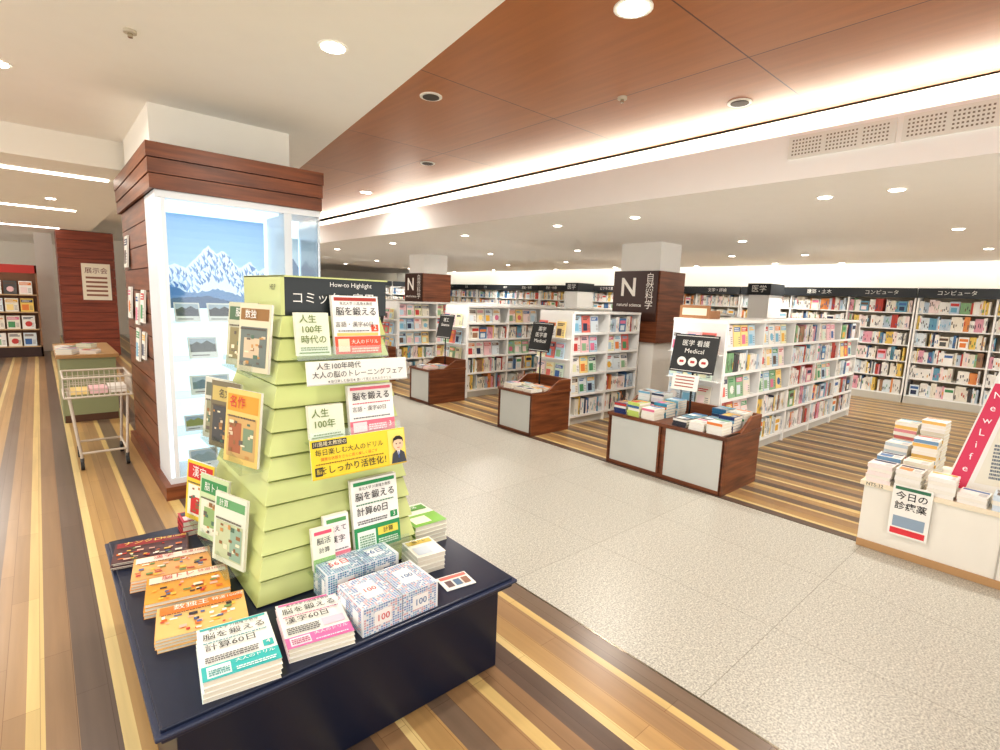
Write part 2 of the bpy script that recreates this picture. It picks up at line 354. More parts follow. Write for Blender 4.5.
for k in range(3):
    xa=4.3+k*2.3; xb=xa+2.25; e=empty('wall_bookshelf',((xa+xb)/2,15.8,0)); f=MB(); bk=MB(); H=1.97
    f.box(xa,xb,15.95,15.98,0,H,SH); f.box(xa,xb,15.62,15.98,0,.12,(200,198,190)); f.box(xa,xb,15.6,15.64,H-.16,H,(38,42,46),'satin')
    for z in (.12,.42,.70,.98,1.26,1.54):
        f.box(xa,xb,15.64,15.95,z,z+.02,SH); spines(bk,(xa+.02,15.68,z+.021),(1,0,0),(0,1,0),xb-xa-.04,.235,.17)
    for x in (xa+.012,(xa+xb)/2,xb-.012): f.box(x-.012,x+.012,15.63,15.95,0,H-.16,SH)
    f.build('frame',e); bk.build('books',e)
    text(LAB[k+4],((xa+xb)/2,15.6,H-.08),(1,0,0),(0,0,1),.09,(235,235,230),e)

def column(x0,x1,y0,y1,kanji,eng):
    e=empty('signed_column',((x0+x1)/2,(y0+y1)/2,0)); f=MB()
    f.box(x0+.06,x1-.06,y0+.06,y1-.06,0,2.40,(250,248,243),'wallpaint')
    f.box(x0,x1,y0,y1,1.0,2.0,m='pillar_wood')
    f.box(x0-.02,x0,y0+.02,y1-.02,1.30,2.0,(64,36,26),'satin')
    f.build('cladding',e)
    w=y1-y0; u=w/.7
    text('N',(x0-.02,y1-.25*u,1.76),(0,-1,0),(0,0,1),.36,(245,240,232),e,bold=.02)
    text(eng,(x0-.02,y1-.27*u,1.52),(0,-1,0),(0,0,1),.070,(245,240,232),e,bold=.01)
    for i,ch in enumerate(kanji): text(ch,(x0-.02,y0+.13*u,1.90-.125*i),(0,-1,0),(0,0,1),.135,(245,240,232),e)
column(6.45,7.1,4.05,4.82,'自然科学','natural science')
column(6.0,6.7,9.3,10.0,'自然科学','natural science')
for (px,py) in ((8.95,3.65),(8.95,7.6)):
    e=empty('category_pylon',(px,py,0)); f=MB(); f.box(px-.25,px+.25,py-.16,py+.16,0,1.75,SH,'satin'); f.box(px-.27,px+.27,py-.18,py+.18,1.75,1.93,(40,44,48),'satin'); f.build('panel',e)
    text('医学',(px-.27,py,1.84),(0,-1,0),(0,0,1),.12,(235,235,230),e)

def counter(Y0,Y1,panels=1,X0=4.10,X1=4.74,H=.50,rise=.12):
    e=empty('walnut_display_counter',((X0+X1)/2,(Y0+Y1)/2,0)); f=MB()
    f.box(X0,X1,Y0,Y0+.03,0,H,m='walnut'); f.box(X0,X1,Y1-.03,Y1,0,H,m='walnut')
    f.box(X0+.02,X1,Y0+.03,Y1-.03,.0,H-.03,m='walnut')
    pw=(Y1-Y0)/panels
    for i in range(panels):
        a=Y0+i*pw+.035; b=Y0+(i+1)*pw-.035
        f.box(X0+.004,X0+.02,a,b,.035,H-.035,(204,206,201),'satin')
        f.box(X0,X0+.02,a-.02,a,.0,H,m='walnut'); f.box(X0,X0+.02,b,b+.02,.0,H,m='walnut')
    f.box(X0+.001,X0+.02,Y0+.03,Y1-.03,0,.035,m='walnut')
    f.box(X0-.01,X1+.0,Y0-.01,Y1+.01,H-.032,H,m='walnut')
    f.box(X1-.03,X1,Y0,Y1,H,H+rise,m='walnut')
    for y in (Y0,Y1-.025):
        f.hexa([(X0+.25,y,H),(X1-.03,y,H),(X1-.03,y+.025,H),(X0+.25,y+.025,H),(X0+.45,y,H+rise),(X1-.03,y,H+rise),(X1-.03,y+.025,H+rise),(X0+.45,y+.025,H+rise)],(0,0,0),'walnut')
    f.build('cabinet',e,bevel=.003); return e
counter(1.85,3.02,2); counter(4.08,4.66); counter(6.15,6.68); counter(8.2,8.75); counter(10.3,10.85)
def stack(name,cx,cy,z0,w,d,h,rot=0,base=(245,243,238),rects=(),n=4,edge=None,texts=(),jit=.004,fine=()):
    mb=MB(); c,s_=math.cos(math.radians(rot)),math.sin(math.radians(rot)); U=V3((c,s_,0)); W=V3((-s_,c,0)); th=h/n
    for i in range(n):
        jx,jy=(random.uniform(-jit,jit),random.uniform(-jit,jit)) if i<n-1 else (0,0)
        O=V3((cx,cy,z0+i*th))+U*(-w/2+jx)+W*(-d/2+jy)
        ec=edge[i%len(edge)] if isinstance(edge,list) else (edge or base)
        mb.ob(O+U*.002+W*.002+V3((0,0,.0008)),U*(w-.004),W*(d-.004),V3((0,0,th-.0022)),(236,231,216),'matte',{5:ec,2:ec if isinstance(edge,list) else (236,231,216)})
        mb.ob(O+V3((0,0,th-.0016)),U*w,W*d,V3((0,0,.0012)),base,'satin')
        mb.ob(O,U*w,W*d,V3((0,0,.0010)),base,'satin')
    O=V3((cx,cy,z0+h))+U*(-w/2)+W*(-d/2)
    for i,(a0,a1,b0,b1,col) in enumerate(rects): mb.rect(O,U,W,a0*w,a1*w,b0*d,b1*d,col,i*.5+.3 if len(rects)<12 else (.3 if i==0 else .6+.1*i),'satin')
    rr=random.Random(int(cx*1000))
    for (a0,a1,b0,b1,lh,col) in fine: fineprint(mb,O,U,W,a0*w,a1*w,b0*d,b1*d,lh,col,4.2,rr)
    ob=mb.build(name,origin=(cx,cy,z0))
    for (t,a,b,sz,col) in texts: text(t,O+U*(a*w)+W*(b*d),U,W,sz,col,ob,k=6)
    return ob
def rstack(x,y,z,w=.13,d=.18,h=.05,rot=-90,n=3,base=None,edge=None):
    b=base or random.choice(POOL)
    return stack('book_stack',x,y,z,w,d,h,rot+random.uniform(-3,3),b,[(.06,.94,.68,.9,random.choice(ACC)),(.1,.6,.12,.55,random.choice(POOL+ACC)),(.66,.92,.15,.5,(200,200,200))],n,edge)
random.seed(11); k=0
COL3=[(60,150,180),(240,240,235),(36,56,110),(60,60,70),(150,200,220),(245,240,230),(40,110,150),(230,232,236),(200,220,120)]
for y in (1.97,2.125,2.28,2.60,2.755,2.91):
    for x in (4.20,4.395,4.59):
        if y in (2.28,) and x>4.5: continue
        b=COL3[(k*4)%9]; k+=1
        h=random.choice((.07,.10,.13)) if x<4.5 else random.choice((.14,.18))
        if y<2.3: b=random.choice([(36,56,110),(60,150,180),(40,110,150),(60,60,70),(240,240,235)])
        rstack(x,y,.50,.135,.175,h,-90,max(3,int(h/.022)),b,[b,b,(240,238,232),random.choice(ACC)])
for yy in (4.18,4.34,4.52):
    for x in (4.2,4.4): rstack(x,yy,.50,.135,.17,random.choice((.02,.035,.06)),-90,2)
for yy in (6.28,6.45):
    for x in (4.2,4.4): rstack(x,yy,.50,.135,.17,.04,-90,2)

def signstand(x,y,z0,zc,w,h,lines,yaw=0,extra=False):
    e=empty('black_sign_stand',(x,y,z0)); f=MB()
    f.cyl((x,y,z0),(x,y,z0+.012),.05,(40,40,42),'satin',20); f.cyl((x,y,z0+.012),(x,y,zc-.0),.010,(60,60,62),'metal')
    c,s_=math.cos(math.radians(yaw)),math.sin(math.radians(yaw))
    U=V3((s_,-c,0)); V=(V3((0,0,1))+V3((c,s_,0))*.25).normalized(); Nn=U.cross(V)
    O=V3((x,y,zc))-U*(w/2)-V*(h/2)+Nn*.012
    f.ob(O-Nn*.012,U*w,V*h,Nn*.012,(32,34,36),'satin')
    f.rect(O,U,V,.012,w-.012,.012,.018,(230,230,225),0); f.rect(O,U,V,.012,w-.012,h-.018,h-.012,(230,230,225),0)
    if extra:
        for i in range(3):
            f.disc(O,U,V,w*(.25+.25*i),h*.28,h*.12,(240,240,235),0); f.rect(O,U,V,w*(.25+.25*i)-.02,w*(.25+.25*i)+.02,h*.25,h*.31,(190,60,60),1)
        f.ob(O-V*.17+U*.05-Nn*.004,U*(w*.6),V*.15,Nn*.004,(244,243,236))
        for i in range(4): f.rect(O-V*.17+U*.05,U,V,.03,w*.5,.03+.03*i,.04+.03*i,(170,90,80),0)
    f.build('board',e)
    for i,t in enumerate(lines): text(t,O+U*(w/2)+V*(h*(.76-.2*i)),U,V,h*.17,(240,240,235),e,k=1)
signstand(4.56,2.44,.50,1.10,.42,.36,['医学 看護','Medical'],5,True)
signstand(4.55,4.42,.50,1.10,.32,.36,['薬学','医学書','Medical'],5)
signstand(4.55,6.42,.50,1.10,.32,.36,['理工','Science'],5)
signstand(4.55,8.5,.50,1.10,.32,.36,['語学','English'],5)
e=empty('cardboard_display_header',(4.95,2.72,1.42)); f=MB()
f.box(4.93,4.95,2.52,2.84,1.421,1.55,(150,106,70),'matte'); f.box(4.95,5.15,2.52,2.54,1.421,1.50,(150,106,70)); f.box(4.95,5.15,2.82,2.84,1.421,1.50,(150,106,70)); f.rect((4.93,2.84,1.421),(0,-1,0),(0,0,1),.03,.29,.03,.10,(226,214,190),0); f.build('board',e)

# ---------------------------------------------------------------- right promotional table
e=empty('promotional_table',(4.5,-.1,0)); f=MB()
f.box(4.03,4.9,-1.2,.88,.0,.42,(240,236,226),'satin'); f.box(4.01,4.92,-1.22,.90,.42,.45,(240,228,204),'satin'); f.box(4.02,4.03,-1.2,.88,0,.05,(190,150,105))
for y in (-.5,.2): f.box(4.024,4.03,y-.004,y+.004,.05,.42,(190,186,176))
f.build('cabinet',e,bevel=.003)
f=MB(); O=(4.005,.72,.18);U=(0,-1,0);V=(0,0,1)
f.box(4.0,4.009,.52,.72,.15,.48,(246,244,238)); f.rect((4.0,.72,.15),U,V,.012,.188,.012,.05,(225,60,70),0); f.rect((4.0,.72,.15),U,V,.02,.18,.06,.13,(150,170,190),0)
f.rect((4.0,.72,.15),U,V,.012,.188,.30,.32,(60,120,90),0)
f.build('paper_notice',e)
text('今日の',(4.0,.62,.41),U,V,.055,(30,30,30),e,k=1,bold=.01); text('診療薬',(4.0,.62,.345),U,V,.055,(30,30,30),e,k=1,bold=.01)
text('NTS-12',(4.01,.82,.435),U,V,.03,(60,60,60),e,k=1)
random.seed(23)
SPC=[(243,240,234),(226,150,158),(243,240,234),(120,160,196),(230,224,206),(243,240,234),(236,196,110),(214,120,120),(200,214,222)]
for i,y in enumerate((.81,.66,.50,.35,.20)):
    for j,x in enumerate((4.10,4.29,4.49,4.70)):
        if y<.55 and j>0: continue
        h=(random.choice((.06,.09,.12,.10)),random.choice((.12,.17,.14)),random.choice((.20,.26)),random.choice((.32,.36)))[j]
        b=random.choice([(243,240,234),(238,234,222),(240,240,240),(246,232,228),(214,226,236),(240,226,200)])
        rs=[random.choice(SPC) for _ in range(5)] if j>=1 else [b,(240,236,226)]
        rstack(x,y,.45,.135,.155,h,-90,max(3,int(h/.024)),b,rs)
e=empty('promotional_panel',(4.4,.1,.45)); f=MB()
U=V3((.16,-1,0)).normalized(); V=V3((.14,.0,1)).normalized(); Nn=U.cross(V)
p0=V3((4.225,.515,.452))
pts=[(0,0),(.9,0),(.80,.98),(.20,.98)]
F=[p0+U*a+V*b for a,b in pts]; B=[q-Nn*.012 for q in F]
f.hexa([F[0],F[1],B[1],B[0],F[3],F[2],B[2],B[3]],(238,238,234),'satin')
f.poly(p0,U,V,[(.015,.03),(.105,.03),(.235,.70),(.15,.70)],(216,48,92),0,'satin')
f.poly(p0,U,V,[(.14,.08),(.80,.08),(.74,.9),(.29,.9)],(230,227,212),0,'satin')
f.poly(p0,U,V,[(.26,.52),(.7,.52),(.68,.86),(.33,.86)],(206,198,174),1,'satin')
for i in range(5): f.disc(p0,U,V,.30+.05*i,.60+.04*(i%2),.02,((226,90,90),(90,150,200),(240,190,80),(110,170,110),(200,120,180))[i],2)
fineprint(f,p0,U,V,.20,.7,.12,.36,.022,(120,130,140),2,random.Random(4))
f.ob(p0+U*.20+V*.96-Nn*.02,U*.12,Nn*.04,V*.03,(60,60,64),'metal')
f.build('board',e)
for i,ch in enumerate('NewLife!'): text(ch,p0+U*(.175-.0145*i)+V*(.626-.078*i),U,V,.06,(255,240,245),e,k=2)
text('WEBサービス',p0+U*.47+V*.45,U,V,.065,(60,90,140),e,k=2); text('ご案内',p0+U*.47+V*.39,U,V,.05,(60,90,140),e,k=2)

# ---------------------------------------------------------------- lit display pillar
e=empty('illuminated_display_pillar',(1.22,5.2,0)); f=MB()
f.box(.68,1.68,4.7,6.1,2.5,2.85,(250,246,236),'wallpaint')
for i in range(12):
    z=.10+i*.176; f.box(.64,.70,4.80,6.2,z,z+.168,m='pillar_wood')
f.box(.66,1.8,4.82,6.18,.0,2.22,(60,28,18))
f.box(.60,1.84,4.28,6.25,0,.10,m='pillar_wood')
for i in range(3):
    z=2.20+i*.102; f.box(.61-.006*i,1.80+.006*i,4.32-.006*i,6.22,z,z+.096,m='pillar_wood')
f.box(.63,1.78,4.34,6.2,2.2,2.5,(60,28,18))
f.build('pillar_body',e)
c=MB()
c.box(.66,1.77,4.76,4.80,.141,2.149,m='case_glow')
c.box(.64,.70,4.345,4.79,.141,2.149,(232,238,244),'satin'); c.box(.648,.668,4.340,4.344,.15,2.14,m='case_glow')
c.box(1.50,1.56,4.345,4.76,.141,2.149,(214,222,229),'satin'); c.box(1.77,1.79,4.345,4.79,.141,2.149,(190,198,204),'metal')
c.box(.64,1.79,4.34,4.80,.10,.14,(226,231,236),'satin'); c.box(.64,1.79,4.34,4.80,2.15,2.199,(226,231,236),'satin')
c.box(.72,1.48,4.40,4.70,2.13,2.148,m='case_glow')
for z in (1.28,1.0,.72,.44): c.box(.70,1.50,4.42,4.72,z,z+.008,(215,235,235),'clear')
c.box(.70,1.50,4.350,4.355,.145,2.145,m='clear'); c.box(1.56,1.77,4.350,4.355,.145,2.145,m='clear')
O=V3((.73,4.752,1.38));U=V3((1,0,0));V=V3((0,0,1)); W=.74;Hh=.72
for i in range(12): c.rect(O,U,V,0,W,i*.06,(i+1)*.06,(190-i*7,218-i*5,240-i*3),0,'backlit')
random.seed(12)
def ridgeline(keys,jit,n=40):
    pts=[]
    for i in range(n+1):
        t=i/n
        for (a,ya),(b_,yb) in zip(keys[:-1],keys[1:]):
            if a<=t<=b_+1e-9: y=ya+(yb-ya)*(t-a)/(b_-a); break
        pts.append((t*W,y+random.uniform(-jit,jit)))
    return pts
def ridge(pts,col,k): c.poly(O,U,V,[(0,0)]+pts+[(W,0)],col,k,'backlit')
r1=ridgeline([(0,.30),(.1,.35),(.2,.31),(.42,.50),(.5,.44),(.58,.47),(.72,.33),(.84,.40),(.93,.32),(1,.35)],.006)
ridge(r1,(212,226,240),3)
for (a,b_) in r1[::1]:
    for j in range(4):
        y=b_-random.uniform(.005,.03)-j*.055
        if y<.12: continue
        L=random.uniform(.03,.075); sl=random.uniform(-.022,.022)+.008
        c.poly(O,U,V,[(a,y),(min(W,a+.012+max(0,sl)),y-L*.55),(min(W,max(0,a+sl)),y-L)],random.choice(((100,144,196),(76,122,182),(130,168,210))),4+.1*j,'backlit')
ridge(ridgeline([(0,.18),(.25,.12),(.5,.16),(.75,.10),(1,.17)],.008),(88,130,178),5.5); ridge(ridgeline([(0,.07),(.4,.10),(.7,.05),(1,.09)],.006),(52,88,130),6.5)
O2=V3((1.58,4.752,1.55)); c.rect(O2,U,V,0,.18,0,.45,(190,218,238),0,'backlit'); c.poly(O2,U,V,[(0,0),(.18,0),(.18,.2),(.13,.28),(.09,.2),(.04,.25),(0,.15)],(80,120,165),1,'backlit')
c.build('lit_case',e)
it=MB(); random.seed(3)
def exh(x,z,w,h,col,sk=(170,190,210)):
    U=V3((1,0,0));V=V3((0,.35,1)).normalized(); O=V3((x,4.50,z))
    it.ob(O,U*w,V3((0,.01,0)),V*h,(230,233,236)); it.rect(O,U,V,w*.06,w*.94,h*.30,h*.92,col,0)
    it.rect(O,U,V,w*.06,w*.94,h*.66,h*.92,sk,1); it.poly(O,U,V,[(w*.06,h*.6),(w*.3,h*.78),(w*.45,h*.68),(w*.65,h*.82),(w*.94,h*.6)],col,2)
    it.rect(O,U,V,w*.1,w*.7,h*.12,h*.17,(120,120,126),1)
for z,ls in ((1.288,((.75,.17,.15,(40,60,90)),(.97,.19,.15,(30,44,66)),(1.25,.17,.14,(80,110,140)))),(1.008,((.83,.20,.17,(70,80,90)),(1.20,.2,.15,(60,80,110)))),(.728,((.83,.28,.15,(100,130,150)),(1.22,.2,.15,(150,110,100)))),(.448,((.78,.14,.12,(160,165,100)),(1.10,.26,.15,(130,160,180)))),(.141,((.80,.20,.15,(150,170,180)),(1.15,.2,.15,(80,100,120))))):
    for x,w,h,cc in ls: exh(x,z,w,h,cc)
it.build('exhibit_prints',e)
for k,(y,z,w,h) in enumerate(((4.95,1.25,.18,.26),(5.25,1.22,.18,.26),(5.02,.95,.16,.22),(5.35,.9,.2,.28),(5.7,1.25,.2,.28),(5.75,1.7,.2,.28))):
    f=MB(); f.box(.60,.64,y,y+w,z-.02,z,(210,220,220),'clear'); f.ob((.61,y+w,z),(0,-w,0),(.012,0,0),(.016,0,h),(238,236,228)); cover(f,(.609,y+w,z),(0,-1,0),V3((.06,0,1)).normalized(),w,h,(238,236,228),ACC[k],ACC[(k+3)%9]); f.build('leaflet_holder',e)
# ---------------------------------------------------------------- wire cart
e=empty('wire_basket_cart',(.32,5.65,0)); f=MB(); R=(206,196,182)
x0,x1,y0,y1=.10,.55,5.40,5.90
for z in (.62,.78):
    for a,b_ in (((x0,y0,z),(x1,y0,z)),((x1,y0,z),(x1,y1,z)),((x1,y1,z),(x0,y1,z)),((x0,y1,z),(x0,y0,z))): f.cyl(a,b_,.009,R,'satin',8)
for i in range(13):
    x=x0+(x1-x0)*i/12
    for y in (y0,y1): f.cyl((x,y,.62),(x,y,.78),.003,R,'satin',6)
    f.cyl((x,y0,.62),(x,y1,.62),.003,R,'satin',6)
for i in range(13):
    y=y0+(y1-y0)*i/12
    for x in (x0,x1): f.cyl((x,y,.62),(x,y,.78),.003,R,'satin',6)
for z in (.67,.73):
    for y in (y0,y1): f.cyl((x0,y,z),(x1,y,z),.003,R,'satin',6)
    for x in (x0,x1): f.cyl((x,y0,z),(x,y1,z),.003,R,'satin',6)
for x in (x0+.03,x1-.03):
    for y in (y0+.03,y1-.03):
        xx=x+(.05 if x<.3 else -.03)
        f.cyl((x,y,.62),(xx,y,.10),.011,R,'satin',8); f.cyl((xx,y,.10),(xx,y,.07),.014,(90,90,90),'matte',8); f.cyl((xx-.012,y,.036),(xx+.012,y,.036),.036,(40,40,40),'matte',14)
    xx=x+(.05 if x<.3 else -.03); f.cyl((xx,y0+.03,.14),(xx,y1-.03,.14),.010,R,'satin',8)
f.cyl((x0+.08,y0+.03,.14),(x1-.06,y0+.03,.14),.010,R,'satin',8); f.cyl((x0+.08,y1-.03,.14),(x1-.06,y1-.03,.14),.010,R,'satin',8)
f.build('wire_frame',e)
b_=MB()
for i in range(3): b_.box(.14+i*.13,.26+i*.13,5.5,5.72,.627,.66+i*.01,random.choice(PALE))
b_.build('books',e)
e=empty('sales_counter',(.35,8.0,0)); f=MB(); f.box(.12,.62,7.4,8.8,0,.72,(150,156,118),'satin'); f.box(.09,.65,7.37,8.83,.72,.76,(176,136,88),'satin'); f.box(.13,.61,7.39,7.4,.0,.08,(90,60,40))
f.build('cabinet',e,bevel=.003)
for x in (.2,.4):
    for y in (7.52,7.8,8.1): rstack(x,y,.76,.15,.2,random.choice((.02,.04,.06)),-20,3)
e=empty('wood_clad_column',(.8,14.4,0)); f=MB()
f.box(.36,1.25,14.0,14.9,0,2.6,(70,30,20))
for i in range(14):
    z=.02+i*.184; f.box(.34,1.27,13.98,14.92,z,z+.176,m='redwood')
f.box(.70,1.18,13.95,13.975,1.2,1.95,(240,232,214))
for i in range(5): f.rect((.70,13.95,1.2),(1,0,0),(0,0,1),.06,.42,.08+.09*i,.12+.09*i,(150,100,80),0)
f.build('cladding',e); text('展示会',(.94,13.95,1.80),(1,0,0),(0,0,1),.13,(120,40,30),e)
mb=MB(); mb.box(.0,.3,15.5,15.9,0,2.6,(246,242,234),'wallpaint'); mb.build('white_column')
for (xa,xb,y) in ((-1.7,.0,14.4),(-2.4,-.75,9.6),(-1.6,.3,17.5)):
    e=empty('magazine_rack',((xa+xb)/2,y,0)); f=MB(); bk=MB()
    f.box(xa,xb,y+.28,y+.32,0,1.7,(150,110,84)); f.box(xa,xb,y,y+.3,0,.2,(60,40,36)); f.box(xa,xb,y,y+.05,1.7,1.86,(190,60,54))
    for z in (.2,.55,.9,1.25): f.box(xa,xb,y,y+.3,z,z+.02,(200,170,130)); faceout(bk,(xa+.03,y+.05,z+.021),V3((1,0,0)),V3((0,1,0)),int((xb-xa)/.23),.23,.2,.27)
    for x in (xa,xb-.03): f.box(x,x+.03,y,y+.3,0,1.86,(150,110,80))
    f.build('frame',e); bk.build('magazines',e)

# ---------------------------------------------------------------- centre kiosk
NV=(26,34,58)
e=empty('book_display_kiosk',(.80,2.09,0)); f=MB()
f.box(.16,1.40,1.46,2.78,.365,.41,NV,'satin')
f.box(.145,1.415,1.445,2.795,.385,.398,(46,54,80),'satin')
f.box(.20,1.36,1.50,2.74,.0,.365,(20,28,50),'satin')
f.build('navy_plinth',e,bevel=.004)
GR=(202,212,142); GD=(140,150,84)
f=MB(); r0=(.52,1.18,1.86,2.66); r1=(.69,1.10,2.04,2.48); z0,z1=.41,1.455
def lp(t): return tuple(a+(b-a)*t for a,b in zip(r0,r1))
def gx(r,g): return (r[0]-g,r[1]+g,r[2]-g,r[3]+g)
n=12
f.fr(gx(r0,-.012),z0,gx(r1,-.012),z1,GD)
for i in range(n):
    ta=(i+.07)/n; tb=(i+.97)/n
    f.fr(gx(lp(ta),.009),z0+(z1-z0)*ta,gx(lp(tb),-.002),z0+(z1-z0)*tb,GR,'satin')
f.build('slatwall_tower',e,bevel=.0015)
f=MB(); f.box(.70,1.13,2.045,2.50,1.455,1.60,(40,46,48),'satin'); f.box(.685,.70,2.04,2.505,1.455,1.604,GR,'satin'); f.box(.685,1.135,2.04,2.505,1.60,1.606,GR,'satin'); f.build('header_sign',e)
text('How-to Highlight',(.97,2.045,1.578),(1,0,0),(0,0,1),.026,(240,240,236),e); text('コミック・実用',(.90,2.045,1.52),(1,0,0),(0,0,1),.05,(240,240,236),e)
text('HELP',(.685,2.12,1.56),(0,-1,0),(0,0,1),.03,(90,90,60),e)
FU=V3((1,0,0)); FV=V3((0,.18,1.045)).normalized()
def fp(x,z,out=.02):
    t=(z-z0)/(z1-z0); return V3((x,r0[2]+(r1[2]-r0[2])*t-out,z))
def fbook(x,z,w,h,base,rects,texts,out=.045,name='book',th=.022,fine=()):
    g=MB(); O=fp(x,z,out); g.ob(O,FU*w,V3((0,th,0)),FV*h,(240,238,230))
    g.rect(O,FU,FV,0,w,0,h,base,0)
    for i,(a0,a1,b0,b1,c) in enumerate(rects): g.rect(O,FU,FV,a0*w,a1*w,b0*h,b1*h,c,1+i*.4)
    rr=random.Random(int(x*999+z*77))
    for (a0,a1,b0,b1,lh,col) in fine: fineprint(g,O,FU,FV,a0*w,a1*w,b0*h,b1*h,lh,col,1+len(rects)*.4,rr)
    g.build(name,e)
    for (t,a,b,sz,c) in texts: text(t,O+FU*(a*w)+FV*(b*h),FU,FV,sz,c,e,k=6,bold=.006 if sz>.03 else 0)
W_=(248,248,243); BK=(40,40,44); GY=(120,120,124)
fbook(.87,1.305,.20,.235,W_,[(0,1,0,.30,(228,92,66)),(.04,.96,.91,.97,(170,60,50)),(.05,.95,.31,.36,(238,200,120)),(.06,.30,.04,.26,(250,220,190)),(.80,.96,.38,.50,(228,92,66))],[('東北大学 川島隆太教授',.5,.86,.014,BK),('脳を鍛える',.5,.72,.036,BK),('言語・漢字60日',.44,.50,.024,BK),('大人のドリル',.63,.20,.020,(255,250,240)),('2',.88,.44,.028,W_)],fine=((.34,.94,.03,.13,.010,(250,220,200)),(.08,.76,.385,.42,.008,GY),(.08,.92,.60,.63,.008,(200,120,60))))
fbook(.72,1.305,.13,.165,(232,238,214),[(.05,.95,.05,.08,(120,150,60))],[('人生',.36,.84,.034,(110,130,60)),('100年',.45,.60,.034,(110,130,60)),('時代の',.5,.36,.034,(110,130,60))],fine=((.1,.9,.12,.22,.008,(130,150,90)),))
fbook(.735,1.195,.43,.092,(240,240,232),[(.0,1,.0,.05,(200,200,195))],[('人生100年時代',.30,.76,.028,BK),('大人の脳のトレーニングフェア',.5,.40,.028,BK),('★毎日楽しむ脳活★ 書いて覚える大人のドリル',.5,.12,.013,(90,90,90))],.075,'shelf_banner',.004)
fbook(.905,.985,.20,.195,W_,[(0,1,0,.26,(236,120,140)),(.05,.95,.90,.96,(236,120,140)),(.06,.36,.03,.23,(250,226,230))],[('脳を鍛える',.5,.76,.034,BK),('言語・漢字60日',.44,.50,.022,BK),('3',.88,.13,.03,W_)],fine=((.08,.9,.31,.38,.008,GY),(.08,.92,.61,.65,.007,(200,90,110)),(.40,.8,.05,.2,.009,(255,236,240))))
fbook(.74,.985,.14,.13,(232,238,214),[(.05,.95,.05,.08,(120,150,60))],[('人生',.32,.76,.036,(110,130,60)),('100年',.42,.44,.036,(110,130,60))],fine=((.1,.9,.12,.24,.008,(130,150,90)),))
fbook(.725,.845,.405,.15,(246,218,60),[(.0,1,.0,.03,(226,190,50)),(.02,.36,.80,.96,(60,60,60)),(.03,.10,.08,.30,(60,60,60)),(.80,.99,.03,.97,(250,230,120))],[('川島隆太教授の',.19,.88,.019,(250,240,200)),('毎日楽しむ大人のドリル',.39,.66,.026,BK),('健康な状態をさらに高く楽しく過ごす',.38,.49,.014,(200,60,40)),('脳',.065,.19,.022,(246,220,70)),('をしっかり活性化！',.44,.20,.034,BK)],.075,'yellow_banner',.004,fine=((.04,.74,.36,.42,.007,(150,110,40)),))
g=MB(); O=fp(1.058,.852,.079)
g.poly(O,FU,FV,[(0,0),(.07,0),(.062,.04),(.045,.052),(.025,.052),(.008,.04)],(70,74,84),1); g.poly(O,FU,FV,[(.028,.052),(.042,.052),(.035,.02)],(250,250,250),2); g.poly(O,FU,FV,[(.033,.048),(.037,.048),(.038,.02),(.032,.02)],(60,90,160),3)
g.disc(O,FU,FV,.035,.078,.024,(240,205,176),2,20,.028); g.poly(O,FU,FV,[(.010,.082),(.013,.102),(.026,.112),(.044,.112),(.057,.102),(.060,.082),(.053,.094),(.035,.098),(.017,.094)],(40,34,32),3)
for a in (.026,.044): g.disc(O,FU,FV,a,.080,.003,(30,30,30),3,8)
g.rect(O,FU,FV,.029,.041,.062,.0645,(180,80,70),3); g.build('portrait_print',e)
fbook(.885,.515,.205,.29,W_,[(0,1,0,.34,(46,150,90)),(.05,.95,.92,.97,(46,150,90)),(.06,.45,.04,.28,(235,245,235)),(.5,.95,.17,.28,(240,220,90)),(.80,.96,.38,.47,(46,150,90))],[('東北大学 川島隆太教授',.5,.875,.014,BK),('脳を鍛える',.5,.76,.036,BK),('計算60日',.42,.55,.036,BK),('計算',.72,.225,.024,BK),('3',.88,.425,.026,W_)],fine=((.08,.92,.645,.68,.008,(60,130,90)),(.08,.74,.38,.47,.009,GY),(.5,.95,.04,.14,.009,(220,240,220)),(.1,.42,.06,.26,.010,(120,160,130))))
fbook(.71,.50,.085,.16,(240,244,226),[(.0,1,.0,.3,(150,200,120)),(.1,.9,.86,.94,(230,90,120))],[('脳活',.5,.70,.028,BK),('計算',.5,.48,.022,BK)],.06,fine=((.1,.9,.08,.26,.008,(90,140,80)),))
fbook(.765,.50,.10,.19,(248,240,240),[(.0,1,.0,.25,(236,130,150)),(.1,.9,.86,.94,(90,160,90))],[('教えて',.5,.72,.026,BK),('漢字',.5,.50,.030,BK)],.045,fine=((.1,.9,.28,.36,.008,GY),(.1,.9,.05,.2,.009,(255,230,235))))
g=MB()
for (xa,xb,zz,hh,oo) in ((.71,1.09,1.29,.05,.065),(.73,1.12,.97,.05,.065),(.70,1.11,.485,.07,.085)):
    O=fp(xa,zz,oo); g.ob(O,FU*(xb-xa),V3((0,.004,0)),FV*hh,W_,'clear'); g.ob(O,FU*(xb-xa),V3((0,oo-.01,0)),V3((0,0,.004)),W_,'clear')
g.build('acrylic_holders_front',e)
LV=V3((.17,0,1.045)).normalized()
def lq(y,z,out=.02):
    t=(z-z0)/(z1-z0); return V3((r0[0]+(r1[0]-r0[0])*t-out,y,z))
